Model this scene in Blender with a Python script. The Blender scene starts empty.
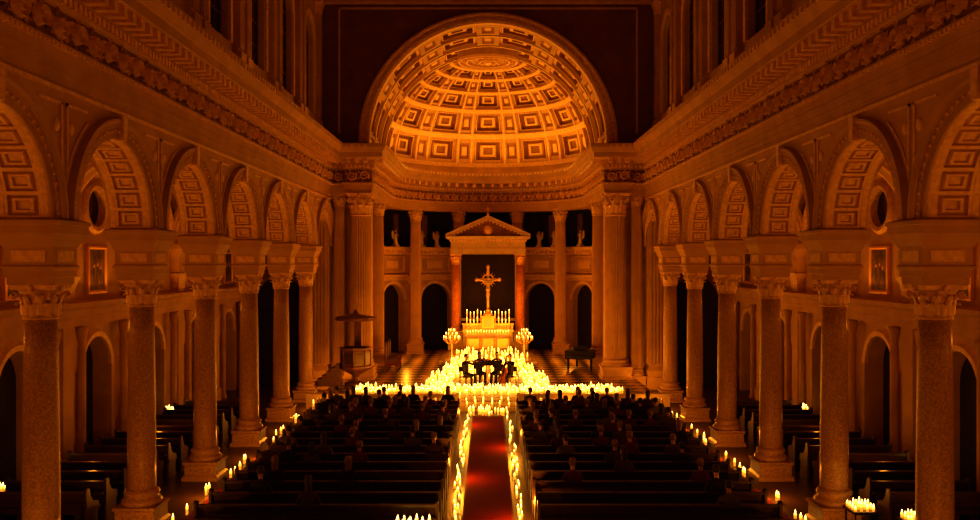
import bpy, math, random
from mathutils import Vector, Matrix
random.seed(7)
S=bpy.context.scene
pi=math.pi
sin,cos=math.sin,math.cos
COL=S.collection
try:
    S.view_settings.view_transform='Standard'
    S.view_settings.look='None'
    S.view_settings.exposure=0.12
    S.view_settings.look='Medium High Contrast'
except Exception as e: print(e)

# ------------------------------------------------------------ materials
def mat(name,c1,c2=None,rough=.6,metal=0,scale=4.0,bump=.0,emis=None,es=0,detail=4,spec=.4):
    m=bpy.data.materials.new(name); m.use_nodes=True
    nt=m.node_tree; b=nt.nodes['Principled BSDF']
    b.inputs['Roughness'].default_value=rough
    b.inputs['Metallic'].default_value=metal
    b.inputs['Specular IOR Level'].default_value=spec
    b.inputs['Base Color'].default_value=(*c1,1)
    if c2 or bump:
        tc=nt.nodes.new('ShaderNodeTexCoord')
        nz=nt.nodes.new('ShaderNodeTexNoise'); nz.inputs['Scale'].default_value=scale; nz.inputs['Detail'].default_value=detail
        nt.links.new(tc.outputs['Object'],nz.inputs['Vector'])
        if c2:
            cr=nt.nodes.new('ShaderNodeValToRGB')
            cr.color_ramp.elements[0].position=.35; cr.color_ramp.elements[1].position=.65
            cr.color_ramp.elements[0].color=(*c1,1); cr.color_ramp.elements[1].color=(*c2,1)
            nt.links.new(nz.outputs['Fac'],cr.inputs['Fac'])
            nt.links.new(cr.outputs['Color'],b.inputs['Base Color'])
        if bump:
            bp=nt.nodes.new('ShaderNodeBump'); bp.inputs['Strength'].default_value=bump; bp.inputs['Distance'].default_value=.03
            nt.links.new(nz.outputs['Fac'],bp.inputs['Height'])
            nt.links.new(bp.outputs['Normal'],b.inputs['Normal'])
    if emis:
        b.inputs['Emission Color'].default_value=(*emis,1)
        b.inputs['Emission Strength'].default_value=es
        m.cycles.emission_sampling='NONE'
    return m
PLA=mat('plaster_warm',(.5,.31,.11),(.6,.38,.14),.7,scale=1.5,bump=.15)
ORN=mat('gilded_plaster',(.88,.6,.22),(.68,.44,.16),.5,scale=9,bump=.3)
DRK=mat('deep_ochre_panel',(.2,.09,.03),(.27,.125,.045),.7,scale=3,bump=.2)
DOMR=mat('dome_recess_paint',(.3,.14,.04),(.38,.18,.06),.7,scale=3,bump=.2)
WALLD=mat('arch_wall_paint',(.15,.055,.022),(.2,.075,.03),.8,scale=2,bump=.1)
STO=mat('column_granite',(.3,.17,.07),(.6,.37,.15),.4,scale=28,bump=.1,detail=8)
MAR=mat('white_marble',(.72,.55,.3),(.6,.45,.22),.35,scale=3)
RMAR=mat('red_lit_marble',(.65,.22,.08),(.8,.36,.14),.3,scale=6)  # red light on the canopy columns is put into the marble colour
GOLD=mat('gold',(.95,.6,.18),None,.4,metal=.6)
WOOD=mat('dark_walnut',(.045,.018,.008),(.065,.028,.012),.4,scale=8)
WOODP=mat('carved_oak',(.16,.065,.025),(.1,.042,.018),.45,scale=8,bump=.2)
BLK=mat('black_lacquer',(.012,.01,.01),None,.25)
GLS=mat('night_glass',(.012,.008,.008),(.03,.015,.01),.15,scale=4)
VOID=mat('painted_shade_dark',(.02,.01,.007),(.03,.015,.009),.8,scale=4)  # near-black colour puts shade into doorways, upper apse wall and canopy back
RED=mat('red_carpet',(.2,.018,.009),(.15,.011,.006),.95,scale=60,bump=.4,spec=.1)
FLR=mat('floor_terrazzo',(.075,.04,.02),(.05,.028,.015),.35,scale=30)
WAX=mat('candle_wax',(.8,.5,.2),None,.5,emis=(1,.33,.025),es=.9)  # emission stands in for flame light showing through the wax
WAXT=mat('candle_wax_glow',(.9,.6,.25),None,.5,emis=(1,.46,.04),es=2.0)
FLM=mat('candle_flame',(1,.7,.3),None,.5,emis=(1,.62,.13),es=8)
SKIN=mat('skin',(.6,.36,.25),None,.5)
HAIR=mat('dark_hair',(.03,.018,.012),(.06,.03,.02),.5,scale=60)
HAIRB=mat('blonde_hair',(.28,.17,.08),(.2,.12,.055),.5,scale=60)
EYE=mat('eye',(.02,.015,.012),None,.2)
CL1=mat('black_cloth',(.02,.017,.017),(.03,.025,.025),.9,scale=30)
CL2=mat('brown_cloth',(.08,.045,.03),(.1,.055,.035),.9,scale=30)
CL3=mat('red_cloth',(.12,.025,.025),(.15,.03,.03),.9,scale=30)
CL4=mat('grey_cloth',(.12,.105,.1),(.15,.13,.12),.9,scale=30)
VARN=mat('violin_varnish',(.42,.15,.04),(.32,.1,.03),.2,scale=8)
PAPER=mat('sheet_music',(.8,.75,.65),None,.8)
PAINT=mat('dark_oil_painting',(.05,.03,.02),(.22,.12,.06),.4,scale=3.5)
CHK=bpy.data.materials.new('marble_checker'); CHK.use_nodes=True
nt=CHK.node_tree; b=nt.nodes['Principled BSDF']; tc=nt.nodes.new('ShaderNodeTexCoord'); mp=nt.nodes.new('ShaderNodeMapping'); ck=nt.nodes.new('ShaderNodeTexChecker')
mp.inputs['Rotation'].default_value=(0,0,pi/4); mp.inputs['Location'].default_value=(.03,.07,.013); ck.inputs['Scale'].default_value=1.45
ck.inputs['Color1'].default_value=(.78,.56,.3,1); ck.inputs['Color2'].default_value=(.03,.018,.012,1)
nt.links.new(tc.outputs['Object'],mp.inputs['Vector']); nt.links.new(mp.outputs['Vector'],ck.inputs['Vector']); nt.links.new(ck.outputs['Color'],b.inputs['Base Color'])
b.inputs['Roughness'].default_value=.3

# ------------------------------------------------------------ mesh builder
class MB:
    def __init__(s): s.v=[];s.f=[];s.m=[];s.s=[]
    def add(s,vs,fs,m=0,sm=False):
        o=len(s.v); s.v.extend([tuple(v) for v in vs])
        for f in fs: s.f.append(tuple(i+o for i in f)); s.m.append(m); s.s.append(sm)
    def quad(s,a,b,c,d,m=0): s.add([a,b,c,d],[(0,1,2,3)],m)
    def box(s,x0,x1,y0,y1,z0,z1,m=0):
        s.add([(x0,y0,z0),(x1,y0,z0),(x1,y1,z0),(x0,y1,z0),(x0,y0,z1),(x1,y0,z1),(x1,y1,z1),(x0,y1,z1)],
              [(3,2,1,0),(4,5,6,7),(0,1,5,4),(1,2,6,5),(2,3,7,6),(3,0,4,7)],m)
    def obox(s,c,t,n,w,d,z0,z1,m=0):
        vs=[]
        for z in (z0,z1):
            for a,bb in ((-1,0),(1,0),(1,1),(-1,1)):
                vs.append((c[0]+t[0]*a*w/2+n[0]*bb*d,c[1]+t[1]*a*w/2+n[1]*bb*d,z))
        s.add(vs,[(3,2,1,0),(4,5,6,7),(0,1,5,4),(1,2,6,5),(2,3,7,6),(3,0,4,7)],m)
    def rings(s,R,m=0,closed=True,c0=False,c1=False,sm=False):
        n=len(R[0]); vs=[p for r in R for p in r]; fs=[]
        for i in range(len(R)-1):
            for j in range(n if closed else n-1):
                k=(j+1)%n
                fs.append((i*n+j,i*n+k,(i+1)*n+k,(i+1)*n+j))
        if c0: fs.append(tuple(range(n-1,-1,-1)))
        if c1: fs.append(tuple(range((len(R)-1)*n,len(R)*n)))
        s.add(vs,fs,m,sm)
    def lathe(s,cx,cy,prof,n=24,m=0,sm=True,flute=0,ph=0,c0=True,c1=True):
        R=[]
        for r,z in prof:
            ring=[]
            for j in range(n):
                a=2*pi*j/n+ph
                rr=r*(1-flute) if (flute and j%2) else r
                ring.append((cx+rr*cos(a),cy+rr*sin(a),z))
            R.append(ring)
        s.rings(R,m,True,c0,c1,sm)
    def rect(s,cx,cy,hx,hy,prof,m=0):
        R=[]
        for o,z in prof:
            R.append([(cx-hx-o,cy-hy-o,z),(cx+hx+o,cy-hy-o,z),(cx+hx+o,cy+hy+o,z),(cx-hx-o,cy+hy+o,z)])
        s.rings(R,m,True,True,True)
    def tube(s,pts,rad,n=6,m=0,sm=True):
        R=[];P=[Vector(p) for p in pts]
        for i,p in enumerate(P):
            t=(P[min(i+1,len(P)-1)]-P[max(i-1,0)]).normalized()
            up=Vector((0,0,1)) if abs(t.z)<.9 else Vector((1,0,0))
            a=t.cross(up).normalized(); bb=t.cross(a).normalized()
            r=rad[i] if isinstance(rad,(list,tuple)) else rad
            R.append([tuple(p+a*r*cos(2*pi*j/n)+bb*r*sin(2*pi*j/n)) for j in range(n)])
        s.rings(R,m,True,True,True,sm)
    def ell(s,c,r,m=0,n=12,k=8,sm=True):
        R=[]
        for i in range(k+1):
            ph=-pi/2+pi*i/k
            rr=max(cos(ph),.02)
            R.append([(c[0]+r[0]*rr*cos(2*pi*j/n),c[1]+r[1]*rr*sin(2*pi*j/n),c[2]+r[2]*sin(ph)) for j in range(n)])
        s.rings(R,m,True,True,True,sm)
    def sweep(s,path,prof,m=0):
        n=len(path); R=[]
        for i in range(n):
            ds=[]
            if i>0:
                d=Vector(path[i])-Vector(path[i-1]); ds.append(d.normalized())
            if i<n-1:
                d=Vector(path[i+1])-Vector(path[i]); ds.append(d.normalized())
            ns=[Vector((d.y,-d.x)) for d in ds]
            if len(ns)==2:
                a=(ns[0]+ns[1]).normalized(); a=a/max(a.dot(ns[0]),.3)
            else: a=ns[0]
            R.append([(path[i][0]+a.x*o,path[i][1]+a.y*o,z) for o,z in prof])
        s.rings(R,m,False)
    def arc(s,C,e1,e2,e3,prof,a0=0,a1=pi,n=28,m=0):
        R=[];C=Vector(C);e1=Vector(e1);e2=Vector(e2);e3=Vector(e3)
        for i in range(n+1):
            a=a0+(a1-a0)*i/n
            u=e1*cos(a)+e2*sin(a)
            R.append([tuple(C+u*r+e3*d) for r,d in prof])
        s.rings(R,m,False,sm=False)
    def merge(s,o,M=None,mo=0):
        vs=o.v if M is None else [tuple(M@Vector(v)) for v in o.v]
        b0=len(s.v); s.v.extend(vs)
        for f,mm,ss in zip(o.f,o.m,o.s): s.f.append(tuple(i+b0 for i in f)); s.m.append(mm+mo); s.s.append(ss)
    def mesh(s,name,mats):
        me=bpy.data.meshes.new(name); me.from_pydata(s.v,[],s.f)
        for m in mats: me.materials.append(m)
        me.polygons.foreach_set('material_index',s.m); me.polygons.foreach_set('use_smooth',s.s)
        me.update(); return me
    def obj(s,name,mats,loc=(0,0,0),rz=0):
        return inst(name,s.mesh(name,mats),loc,rz)
def inst(name,me,loc=(0,0,0),rz=0,sc=None):
    o=bpy.data.objects.new(name,me); COL.objects.link(o); o.location=loc; o.rotation_euler=(0,0,rz)
    if sc: o.scale=sc
    return o

def coffer(mb,P,u0,u1,v0,v1,levels,ns=3,mlist=None):
    du,dv=u1-u0,v1-v0
    R=[]
    for li,(ins,d) in enumerate(levels):
        a,b_,c,e=u0+du*ins/2,u1-du*ins/2,v0+dv*ins/2,v1-dv*ins/2
        ring=[]
        for i in range(ns): ring.append(P(a+(b_-a)*i/ns,c,d))
        for i in range(ns): ring.append(P(b_,c+(e-c)*i/ns,d))
        for i in range(ns): ring.append(P(b_+(a-b_)*i/ns,e,d))
        for i in range(ns): ring.append(P(a,e+(c-e)*i/ns,d))
        R.append(ring)
    for i in range(len(R)-1):
        mb.rings([R[i],R[i+1]],(mlist[i] if mlist else 0))
    n=len(R[-1]); ctr=P((u0+u1)/2,(v0+v1)/2,levels[-1][1])
    mb.add(R[-1]+[ctr],[(j,(j+1)%n,n) for j in range(n)],(mlist[len(R)-1] if mlist else 0))

def wall_bay(mb,P,u0,u1,zb,zt,uc,Ru,Rz,sp,sill,ds,m=0,mr=0,n=16,k=1,arcrev=True):
    A=[(uc-Ru*cos(pi*i/n),sp+Rz*sin(pi*i/n)) for i in range(n+1)]
    for d in ds:
        for ua,ub in ((u0,uc-Ru),(uc+Ru,u1)):
            if ub-ua<1e-5: continue
            for i in range(k):
                a=ua+(ub-ua)*i/k; c=ua+(ub-ua)*(i+1)/k
                mb.quad(P(a,d,zb),P(c,d,zb),P(c,d,zt),P(a,d,zt),m)
        for i in range(n):
            (a,z1),(c,z2)=A[i],A[i+1]
            mb.quad(P(a,d,z1),P(c,d,z2),P(c,d,zt),P(a,d,zt),m)
            if sill>zb: mb.quad(P(a,d,zb),P(c,d,zb),P(c,d,sill),P(a,d,sill),m)
    d0,d1=ds[0],ds[-1]
    if len(ds)>1:
        for uu in (uc-Ru,uc+Ru):
            if sp>sill: mb.quad(P(uu,d0,sill),P(uu,d1,sill),P(uu,d1,sp),P(uu,d0,sp),mr)
        for i in range(n):
            (a,z1),(c,z2)=A[i],A[i+1]
            if arcrev: mb.quad(P(a,d0,z1),P(c,d0,z2),P(c,d1,z2),P(a,d1,z1),mr)
            if sill>zb: mb.quad(P(a,d0,sill),P(c,d0,sill),P(c,d1,sill),P(a,d1,sill),mr)

def leaf(mb,ang,r,z0,h,w,m):
    rows=[(0,0,.8),(.02,.35,1.0),(.04,.65,1.05),(.14,.92,.9),(.26,1.0,.6),(.3,.84,.15)]
    R=[]
    for dr,tz,tw in rows:
        rr=r*(1+dr*1.6)+.014; ring=[]
        for j,(o,cr) in enumerate(((-1,-.03),(-.5,.03),(0,.08),(.5,.03),(1,-.03))):
            a=ang+o*w*tw/2/rr; q=rr+cr*r*1.2
            ring.append((q*cos(a),q*sin(a),z0+h*tz))
        R.append(ring)
    mb.rings(R,m,False,sm=True)
def capital(mb,z0,h,r,m=1):
    mb.lathe(0,0,[(r*1.12,z0-.04*h),(r*1.12,z0+.03*h),(r,z0+.06*h),(r*1.0,z0+.3*h),(r*1.12,z0+.65*h),(r*1.4,z0+.86*h)],20,m)
    for i in range(8): leaf(mb,i*pi/4,r,z0+.05*h,h*.42,r*.66,m)
    for i in range(8): leaf(mb,i*pi/4+pi/8,r*1.04,z0+.1*h,h*.62,r*.58,m)
    for i in range(4):
        a=pi/4+i*pi/2; t=Vector((cos(a),sin(a),0)); 
        pts=[];rad=[]
        for j in range(15):
            q=j/14; 
            if q<.4: 
                p=t*(r*1.05+r*.55*q/.4)+Vector((0,0,z0+h*(.5+.3*q/.4))); 
            else:
                b_=(q-.4)/.6*2.6*pi; rr=h*.12*(1-(q-.4)/.6*.75)
                p=t*(r*1.6+rr*sin(b_))+Vector((0,0,z0+h*.68+rr*cos(b_)))
            pts.append(p);rad.append(r*.09)
        mb.tube(pts,rad,5,m)
        a2=i*pi/2; mb.ell((r*1.38*cos(a2),r*1.38*sin(a2),z0+h*.92),(r*.16,r*.16,h*.1),m,8,5)
    pr=[(1.0,.86),(1.04,.9),(1.04,.96),(1.1,1.0)]
    R=[]
    for sc,tz in pr:
        ring=[]
        for i in range(4):
            a0=pi/4+i*pi/2
            c0=Vector((cos(a0),sin(a0)))*r*2.0*sc; c1=Vector((cos(a0+pi/2),sin(a0+pi/2)))*r*2.0*sc
            mid=(c0+c1)/2; 
            for j in range(6):
                q=j/6+.05; p=c0.lerp(c1,q)
                p=p-mid.normalized()*(r*.2*sin(pi*q))
                ring.append((p.x,p.y,z0+h*tz))
        R.append(ring)
    mb.rings(R,m,True,True,True)

# ------------------------------------------------------------ dims
Y0=15.4; B=4.47
def YK(k): return Y0+B*k
XW=8.0; SP=6.85; RA=1.74
FX=7.6
KMIN=-4
YB=YK(KMIN)
YF=42.2
PZ=.5

# nave column
c=MB()
c.rect(0,0,.46,.46,[(0.04,0),(.04,.1),(0,.14),(-.02,.16),(-.02,.42),(.02,.46),(.02,.52),(-.04,.52)],0)
c.lathe(0,0,[(.43,.52),(.45,.56),(.45,.62),(.42,.66),(.375,.69),(.37,.73),(.4,.77),(.4,.81),(.35,.85),(.325,.88)],28,0)
c.lathe(0,0,[(.315,.86),(.315,1.6),(.31,2.6),(.298,3.6),(.284,4.4),(.27,5.08)],32,0)
capital(c,5.08,.59,.27,1)
c.rect(0,0,.4,.4,[(-.02,5.67),(0,5.69),(0,5.8),(.03,5.82),(.03,5.93),(.07,5.97),(.07,6.0),(.03,6.03),(.03,6.33),(.06,6.36),(.09,6.44),(.15,6.56),(.18,6.58),(.18,6.72),(.21,6.74),(.21,6.8),(.06,6.85)],2)
for sx,sy in ((1,0),(-1,0),(0,1),(0,-1)):
    hx=.43
    c.box(*( (sx*hx-.012,sx*hx+.012) if sx else (-.3,.3)),*((sy*hx-.012,sy*hx+.012) if sy else (-.3,.3)),6.08,6.28,1)
ncm=c.mesh('nave_column',[STO,ORN,PLA])
for k in range(-3,6):
    for s in (-1,1): inst('nave_column',ncm,(s*XW,YK(k),0))

def giant(r,z0,z1,fl=True):
    g=MB(); L=z1-z0; h=r*2.1
    g.rect(0,0,r*1.35,r*1.35,[(.05,z0),(.05,z0+.12),(0,z0+.17),(0,z0+.5),(.05,z0+.56),(.05,z0+.62)],0)
    zb=z0+.62
    g.lathe(0,0,[(r*1.35,zb),(r*1.4,zb+.06),(r*1.35,zb+.13),(r*1.15,zb+.17),(r*1.15,zb+.21),(r*1.25,zb+.25),(r*1.2,zb+.31),(r*1.0,zb+.35)],28,0)
    n=48
    g.lathe(0,0,[(r,zb+.33),(r,zb+L*.25),(r*.97,zb+L*.5),(r*.88,z1-h-.02)],n,0,False,.12 if fl else 0)
    capital(g,z1-h,h,r*.86,1)
    return g
gm=giant(.5,PZ,9.4).mesh('fluted_column',[PLA,ORN])
gm2=giant(.36,PZ,9.4).mesh('fluted_column',[PLA,ORN])
gm3=giant(.28,0,9.4).mesh('fluted_column',[PLA,ORN])
for s in (-1,1):
    inst('fluted_column',gm,(s*6.15,41.5,0))
    inst('fluted_column',gm2,(s*5.98,46.6,0))
    for a in (18,48): inst('fluted_column',gm2,(s*6.0*sin(math.radians(a)),49+6.0*cos(math.radians(a)),0))
    inst('fluted_column',gm3,(s*7.2,41.7,0))

# ------------------------------------------------------------ entablature
arcp=[(-5.6*cos(pi*i/28),49+5.6*sin(pi*i/28)) for i in range(29)]
left=[(-FX,YB),(-FX,41.35),(-6.8,41.35),(-6.8,41.05),(-5.6,41.05)]
path=left+arcp+[(-x,y) for x,y in reversed(left)]
prof=[(-.9,9.3),(.03,9.3),(.03,9.44),(.07,9.44),(.07,9.62),(.11,9.62),(.11,9.8),(.18,9.86),(.18,9.9),(.04,9.92),(.04,10.52),(.09,10.56),(.12,10.6),(.12,10.76),(.17,10.78),(.17,10.96),(.24,11.0),(.6,11.04),(.62,11.06),(.62,11.28),(.66,11.3),(.78,11.5),(.8,11.6),(.8,11.68),(-.95,11.72)]
E=MB(); E.sweep(path,prof,0)
def frames(path,sp,minl=.5):
    for a,b_ in zip(path[:-1],path[1:]):
        a=Vector(a);b_=Vector(b_); L=(b_-a).length
        if L<minl: continue
        t=(b_-a)/L; n=Vector((t.y,-t.x)); k=max(1,int(round(L/sp)))
        for i in range(k): yield a+t*(L*(i+.5)/k),t,n,i
for p,t,n,i in frames(path,.19): E.obox(p+n*.1,t,n,.11,.1,10.6,10.75,1)
for p,t,n,i in frames(path,.42): E.obox(p+n*.15,t,n,.17,.42,10.82,11.03,1)
for p,t,n,i in frames(path,.3): E.obox(p+n*.76,t,n,.1,.06,11.5,11.62,1)
for p,t,n,i in frames(path,.14): E.obox(p+n*.1,t,n,.09,.09,9.8,9.86,1)
def scroll(mb,p,t,n,zc,s,fl,m):
    N=22
    P=Vector((p[0],p[1],0));T=Vector((t[0],t[1],0));Nn=Vector((n[0],n[1],0));Z=Vector((0,0,1))
    R=[]
    for i in range(N+1):
        q=i/N; a=-pi*.2+q*3.4*pi; r=s*(1-.82*q)
        w=.045*(1-.4*q)+.01
        d=T*cos(a)+Z*sin(a)*fl
        c0=P+Z*zc
        R.append([tuple(c0+d*(r-w)+Nn*.02),tuple(c0+d*r+Nn*.14),tuple(c0+d*(r+w)+Nn*.02)])
    mb.rings(R,m,False)
    for a,l in ((.3,.16),(1.2,.15),(2.2,.17),(3.2,.15),(4.1,.14)):
        d=T*cos(a)+Z*sin(a)*fl; e=T*(-sin(a))+Z*cos(a)*fl; c0=P+Z*zc+d*(s*.92)
        mb.add([c0+Nn*.03,c0+d*l*.45+e*.07+Nn*.1,c0+d*l*.8+e*.15+Nn*.04,c0+d*l*.3+e*.14+Nn*.03],[(0,1,2,3)],m)
    c0=P+Z*zc
    mb.add([c0+Nn*.15]+[c0+(T*cos(j*pi/4)+Z*sin(j*pi/4))*s*.17+Nn*.04 for j in range(8)],[(0,1+j,1+(j+1)%8) for j in range(8)],m)
for p,t,n,i in frames(path,.66,.4): scroll(E,p+n*.03,t,n,10.22,.23,1 if i%2 else -1,1)
E.sweep(path,[(.045,9.93),(.05,9.93),(.05,10.51),(.045,10.51)],2)
E.obj('trim_1',[PLA,ORN,DRK])

# ------------------------------------------------------------ nave side walls
def nave_wall(s,name):
    w=MB()
    P=lambda u,d,z:(s*(XW+d),u,z)
    dN=-(XW-FX); dA=.5
    for k in range(KMIN,6):
        yc=YK(k)+B/2
        wall_bay(w,P,YK(k),YK(k+1),SP,9.36,yc,RA,RA,SP,SP,(dN,dA),0,0,26,1,False)
        Q=lambda u,v,d:(s*(XW+v),yc+(RA+d)*cos(u),SP+(RA+d)*sin(u))
        for i in range(13):
            coffer(w,Q,pi*i/13,pi*(i+1)/13,dN,dN+.13,[(0,0),(.3,-.01)],2,[1,1])
            coffer(w,Q,pi*i/13,pi*(i+1)/13,dA-.13,dA,[(0,0),(.3,-.01)],2,[1,1])
            coffer(w,Q,pi*i/13,pi*(i+1)/13,dN+.13,dA-.13,[(0,0),(.16,0),(.2,.05),(.34,.05),(.42,-.005),(.6,-.005),(.7,.03)],2,[1,0,0,1,1,0,1])
        for side in (-1,1):
            w.arc((s*(FX if side<0 else XW+.5),yc,SP),(0,1,0),(0,0,1),(s*side,0,0),[(RA,0),(RA,.04),(RA+.1,.04),(RA+.1,.07),(RA+.22,.07),(RA+.22,.1),(RA+.3,.1),(RA+.35,.14),(RA+.4,.14),(RA+.42,0)],0,pi,28,0)
        # beaded ornament on archivolt
        for j in range(34):
            a=pi*(j+.5)/34; rr=RA+.16
            w.ell((s*(FX-.07),yc+rr*cos(a),SP+rr*sin(a)),(.035,.04,.04),1,6,4)
        for q in (-1,1):
            w.arc((s*FX,yc,SP),(0,1,0),(0,0,1),(-s,0,0),[(RA+.52,0),(RA+.52,.03),(RA+.57,.03),(RA+.57,0)],(.32 if q>0 else pi-.95),(.95 if q>0 else pi-.32),10,1)
            yy=yc+q*2.16; y2=yc+q*1.36
            w.box(min(s*FX,s*(FX-.03)),max(s*FX,s*(FX-.03)),min(yy,y2),max(yy,y2),8.88,8.93,1)
            w.box(min(s*FX,s*(FX-.03)),max(s*FX,s*(FX-.03)),min(yy,yy-q*.05),max(yy,yy-q*.05),7.6,8.93,1)
            w.ell((s*FX,yc+q*1.97,8.5),(.04,.12,.12),1,10,6)
        w.add([(s*(FX+dx),yc+a,z) for dx in (.02,-.17) for a,z in ((-.07,SP+RA-.03),(.07,SP+RA-.03),(.11,SP+RA+.46),(-.11,SP+RA+.46))],
              [(3,2,1,0),(4,5,6,7),(0,1,5,4),(1,2,6,5),(2,3,7,6),(3,0,4,7)],1)
    w.box(min(s*FX,s*(FX-.07)),max(s*FX,s*(FX-.07)),YB,41.3,9.1,9.17,1)
    P2=lambda u,d,z:(s*(8.35+d),u,z)
    w.box(min(s*8.2,s*8.4),max(s*8.2,s*8.4),YB,42.2,11.6,12.5,0)
    w.box(min(s*8.05,s*8.4),max(s*8.05,s*8.4),YB,42.2,12.4,12.55,1)
    for k in range(KMIN,6):
        yc=YK(k)+B/2
        wall_bay(w,P2,YK(k),YK(k+1),12.5,19.6,yc,1.0,1.0,16.6,13.2,(0,.5),0,0,16)
        w.arc((s*8.35,yc,16.6),(0,1,0),(0,0,1),(-s,0,0),[(1.0,0),(1.0,.08),(1.12,.1),(1.25,.1),(1.28,0)],0,pi,20,1)
        for q in (-1,1): w.box(min(s*8.35,s*8.25),max(s*8.35,s*8.25),yc+q*1.14-.12,yc+q*1.14+.12,13.2,16.6,1)
    for k in range(KMIN,7):
        for q in (-.42,.42):
            yy=YK(k)+q
            if yy<YB or yy>42.3: continue
            for j in range(4):
                w.box(min(s*8.36,s*8.1),max(s*8.36,s*8.1),yy-.24+j*.125,yy-.24+j*.125+.08,13.1,18.1,0)
            w.box(min(s*8.36,s*8.16),max(s*8.36,s*8.16),yy-.25,yy+.25,12.55,18.1,0)
            w.box(min(s*8.36,s*8.05),max(s*8.36,s*8.05),yy-.3,yy+.3,12.55,13.0,0)
            w.rect(s*8.25,yy,.12,.25,[(-.01,18.1),(.03,18.15),(.02,18.2),(.06,18.5),(.12,18.65),(.12,18.75)],1)
    pth=[(-8.35,YB),(-8.35,42.2)] if s<0 else [(8.35,42.2),(8.35,YB)]
    w.sweep(pth,[(0,18.75),(.12,18.75),(.12,18.95),(.1,18.98),(.1,19.3),(.2,19.35),(.2,19.45),(.5,19.5),(.55,19.7),(0,19.75)],0)
    w.obj(name,[PLA,ORN,DRK])
nave_wall(-1,'wall_left'); nave_wall(1,'wall_right')
wm=MB()
wm.arc((0,0,3.4),(0,1,0),(0,0,1),(1,0,0),[(1.0,-.04),(.92,-.04),(.92,.04),(1.0,.04)],0,pi,16,0)
for q in (-1,1): wm.box(-.04,.04,min(q*.92,q*1.0),max(q*.92,q*1.0),0,3.4,0)
for y in (-.33,.33): wm.box(-.03,.03,y-.025,y+.025,0,4.3,0)
for z in (0,.85,1.7,2.55,3.4): wm.box(-.03,.03,-.95,.95,z-.025,z+.03,0)
pts=[(0.0,-1,0),(0.0,1,0)]+[(0.0,cos(pi*i/16),3.4+sin(pi*i/16)) for i in range(17)]
wm.add(pts,[tuple(range(len(pts)))],1)
wmm=wm.mesh('window',[WOODP,GLS]); wi=1
for k in range(KMIN,6):
    for s in (-1,1):
        inst('window_%d'%wi,wmm,(s*8.6,YK(k)+B/2,13.2)); wi+=1

# ------------------------------------------------------------ front wall
w=MB(); P=lambda u,d,z:(u,YF+d,z)
CZ=12.0; RD=5.9
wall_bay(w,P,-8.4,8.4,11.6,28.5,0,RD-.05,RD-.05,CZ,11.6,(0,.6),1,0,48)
w.arc((0,YF,CZ),(1,0,0),(0,0,1),(0,-1,0),[(5.8,-.2),(5.8,.12),(5.9,.16),(6.0,.16),(6.02,.1),(6.16,.1),(6.2,.18),(6.28,.18),(6.3,.06),(6.36,.06),(6.38,0)],0,pi,64,2)
for i in range(90):
    a=pi*(i+.5)/90; rr=6.09
    w.ell((rr*cos(a),YF-.12,CZ+rr*sin(a)),(.05,.05,.05),2,6,4)
for s in (-1,1):
    w.box(s*7.3-.05,s*7.3+.05,YF-.05,YF,12.4,18.6,0)
w.box(-8.4,8.4,YF-.25,YF,18.75,19.3,0); w.box(-8.4,8.4,YF-.5,YF,19.3,19.6,0)
w.box(-7.35,7.35,YF-.05,YF,18.5,18.6,0)
w.obj('wall_front',[PLA,WALLD,ORN])
for s in (-1,1):
    p=MB()
    p.box(min(s*5.75,s*8.5),max(s*5.75,s*8.5),YF,43.0,.0,11.5,0)
    p.box(min(s*7.72,s*8.5),max(s*7.72,s*8.5),41.3,YF,0,9.35,0)
    for j in range(5):
        p.box(s*8.12-.36+j*.16,s*8.12-.36+j*.16+.1,41.22,41.3,1.2,8.5,0)
        p.box(min(s*7.72,s*7.65),max(s*7.72,s*7.65),41.4+j*.16,41.4+j*.16+.1,1.2,8.5,0)
    p.rect(s*8.13,41.75,.4,.46,[(.12,0),(.12,.5),(.06,.6),(.1,.9),(0.01,1.1)],0)
    p.rect(s*8.13,41.75,.38,.44,[(.04,8.5),(.04,8.6),(.0,8.65),(.06,8.9),(.16,9.15),(.18,9.3)],1)
    p.obj('sanctuary_pier',[PLA,ORN])

# ------------------------------------------------------------ dome
d=MB()
CY=49
Pd=lambda u,v,dd:((RD+dd)*cos(v)*sin(u),CY+(RD+dd)*cos(v)*cos(u),CZ+(RD+dd)*sin(v))
Pb=lambda u,v,dd:((RD+dd)*cos(u),v,CZ+(RD+dd)*sin(u))
rows=[1.5,4,19,22,35.5,38,48.5,50.5,59,61,68,70,75]
rows=[math.radians(a) for a in rows]
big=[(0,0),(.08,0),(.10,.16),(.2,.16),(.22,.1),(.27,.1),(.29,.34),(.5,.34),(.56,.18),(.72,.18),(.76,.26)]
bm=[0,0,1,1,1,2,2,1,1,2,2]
thin=[(0,0),(.34,0),(.4,.12),(.62,.12),(.7,.05)]
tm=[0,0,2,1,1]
step=math.radians(30); cw=math.radians(20.5); rw=math.radians(9.5)
def ring_strip(v0,v1,dd,m):
    n=36; R=[[Pd(-pi/2+pi*i/n,v,q) for i in range(n+1)] for v,q in ((v0,0),(v0,dd),(v1,dd),(v1,0))]
    d.rings(R,m,False)
n=36
d.rings([[((RD)*sin(-pi/2+pi*i/n),CY+RD*cos(-pi/2+pi*i/n),z) for i in range(n+1)] for z in (11.5,CZ+.21)],0,False)
for i in range(0,len(rows)-1):
    v0,v1=rows[i],rows[i+1]
    if (i%2)==0:
        ring_strip(v0,v1,-.06 ,1); continue
    for k in range(-3,4):
        uc=k*step
        a,b_=uc-cw/2,uc+cw/2
        a=max(a,-pi/2); b_=min(b_,pi/2)
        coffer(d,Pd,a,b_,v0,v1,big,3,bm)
        if k<3: coffer(d,Pd,uc+cw/2,uc+cw/2+rw,v0,v1,thin,2,tm)
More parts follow.
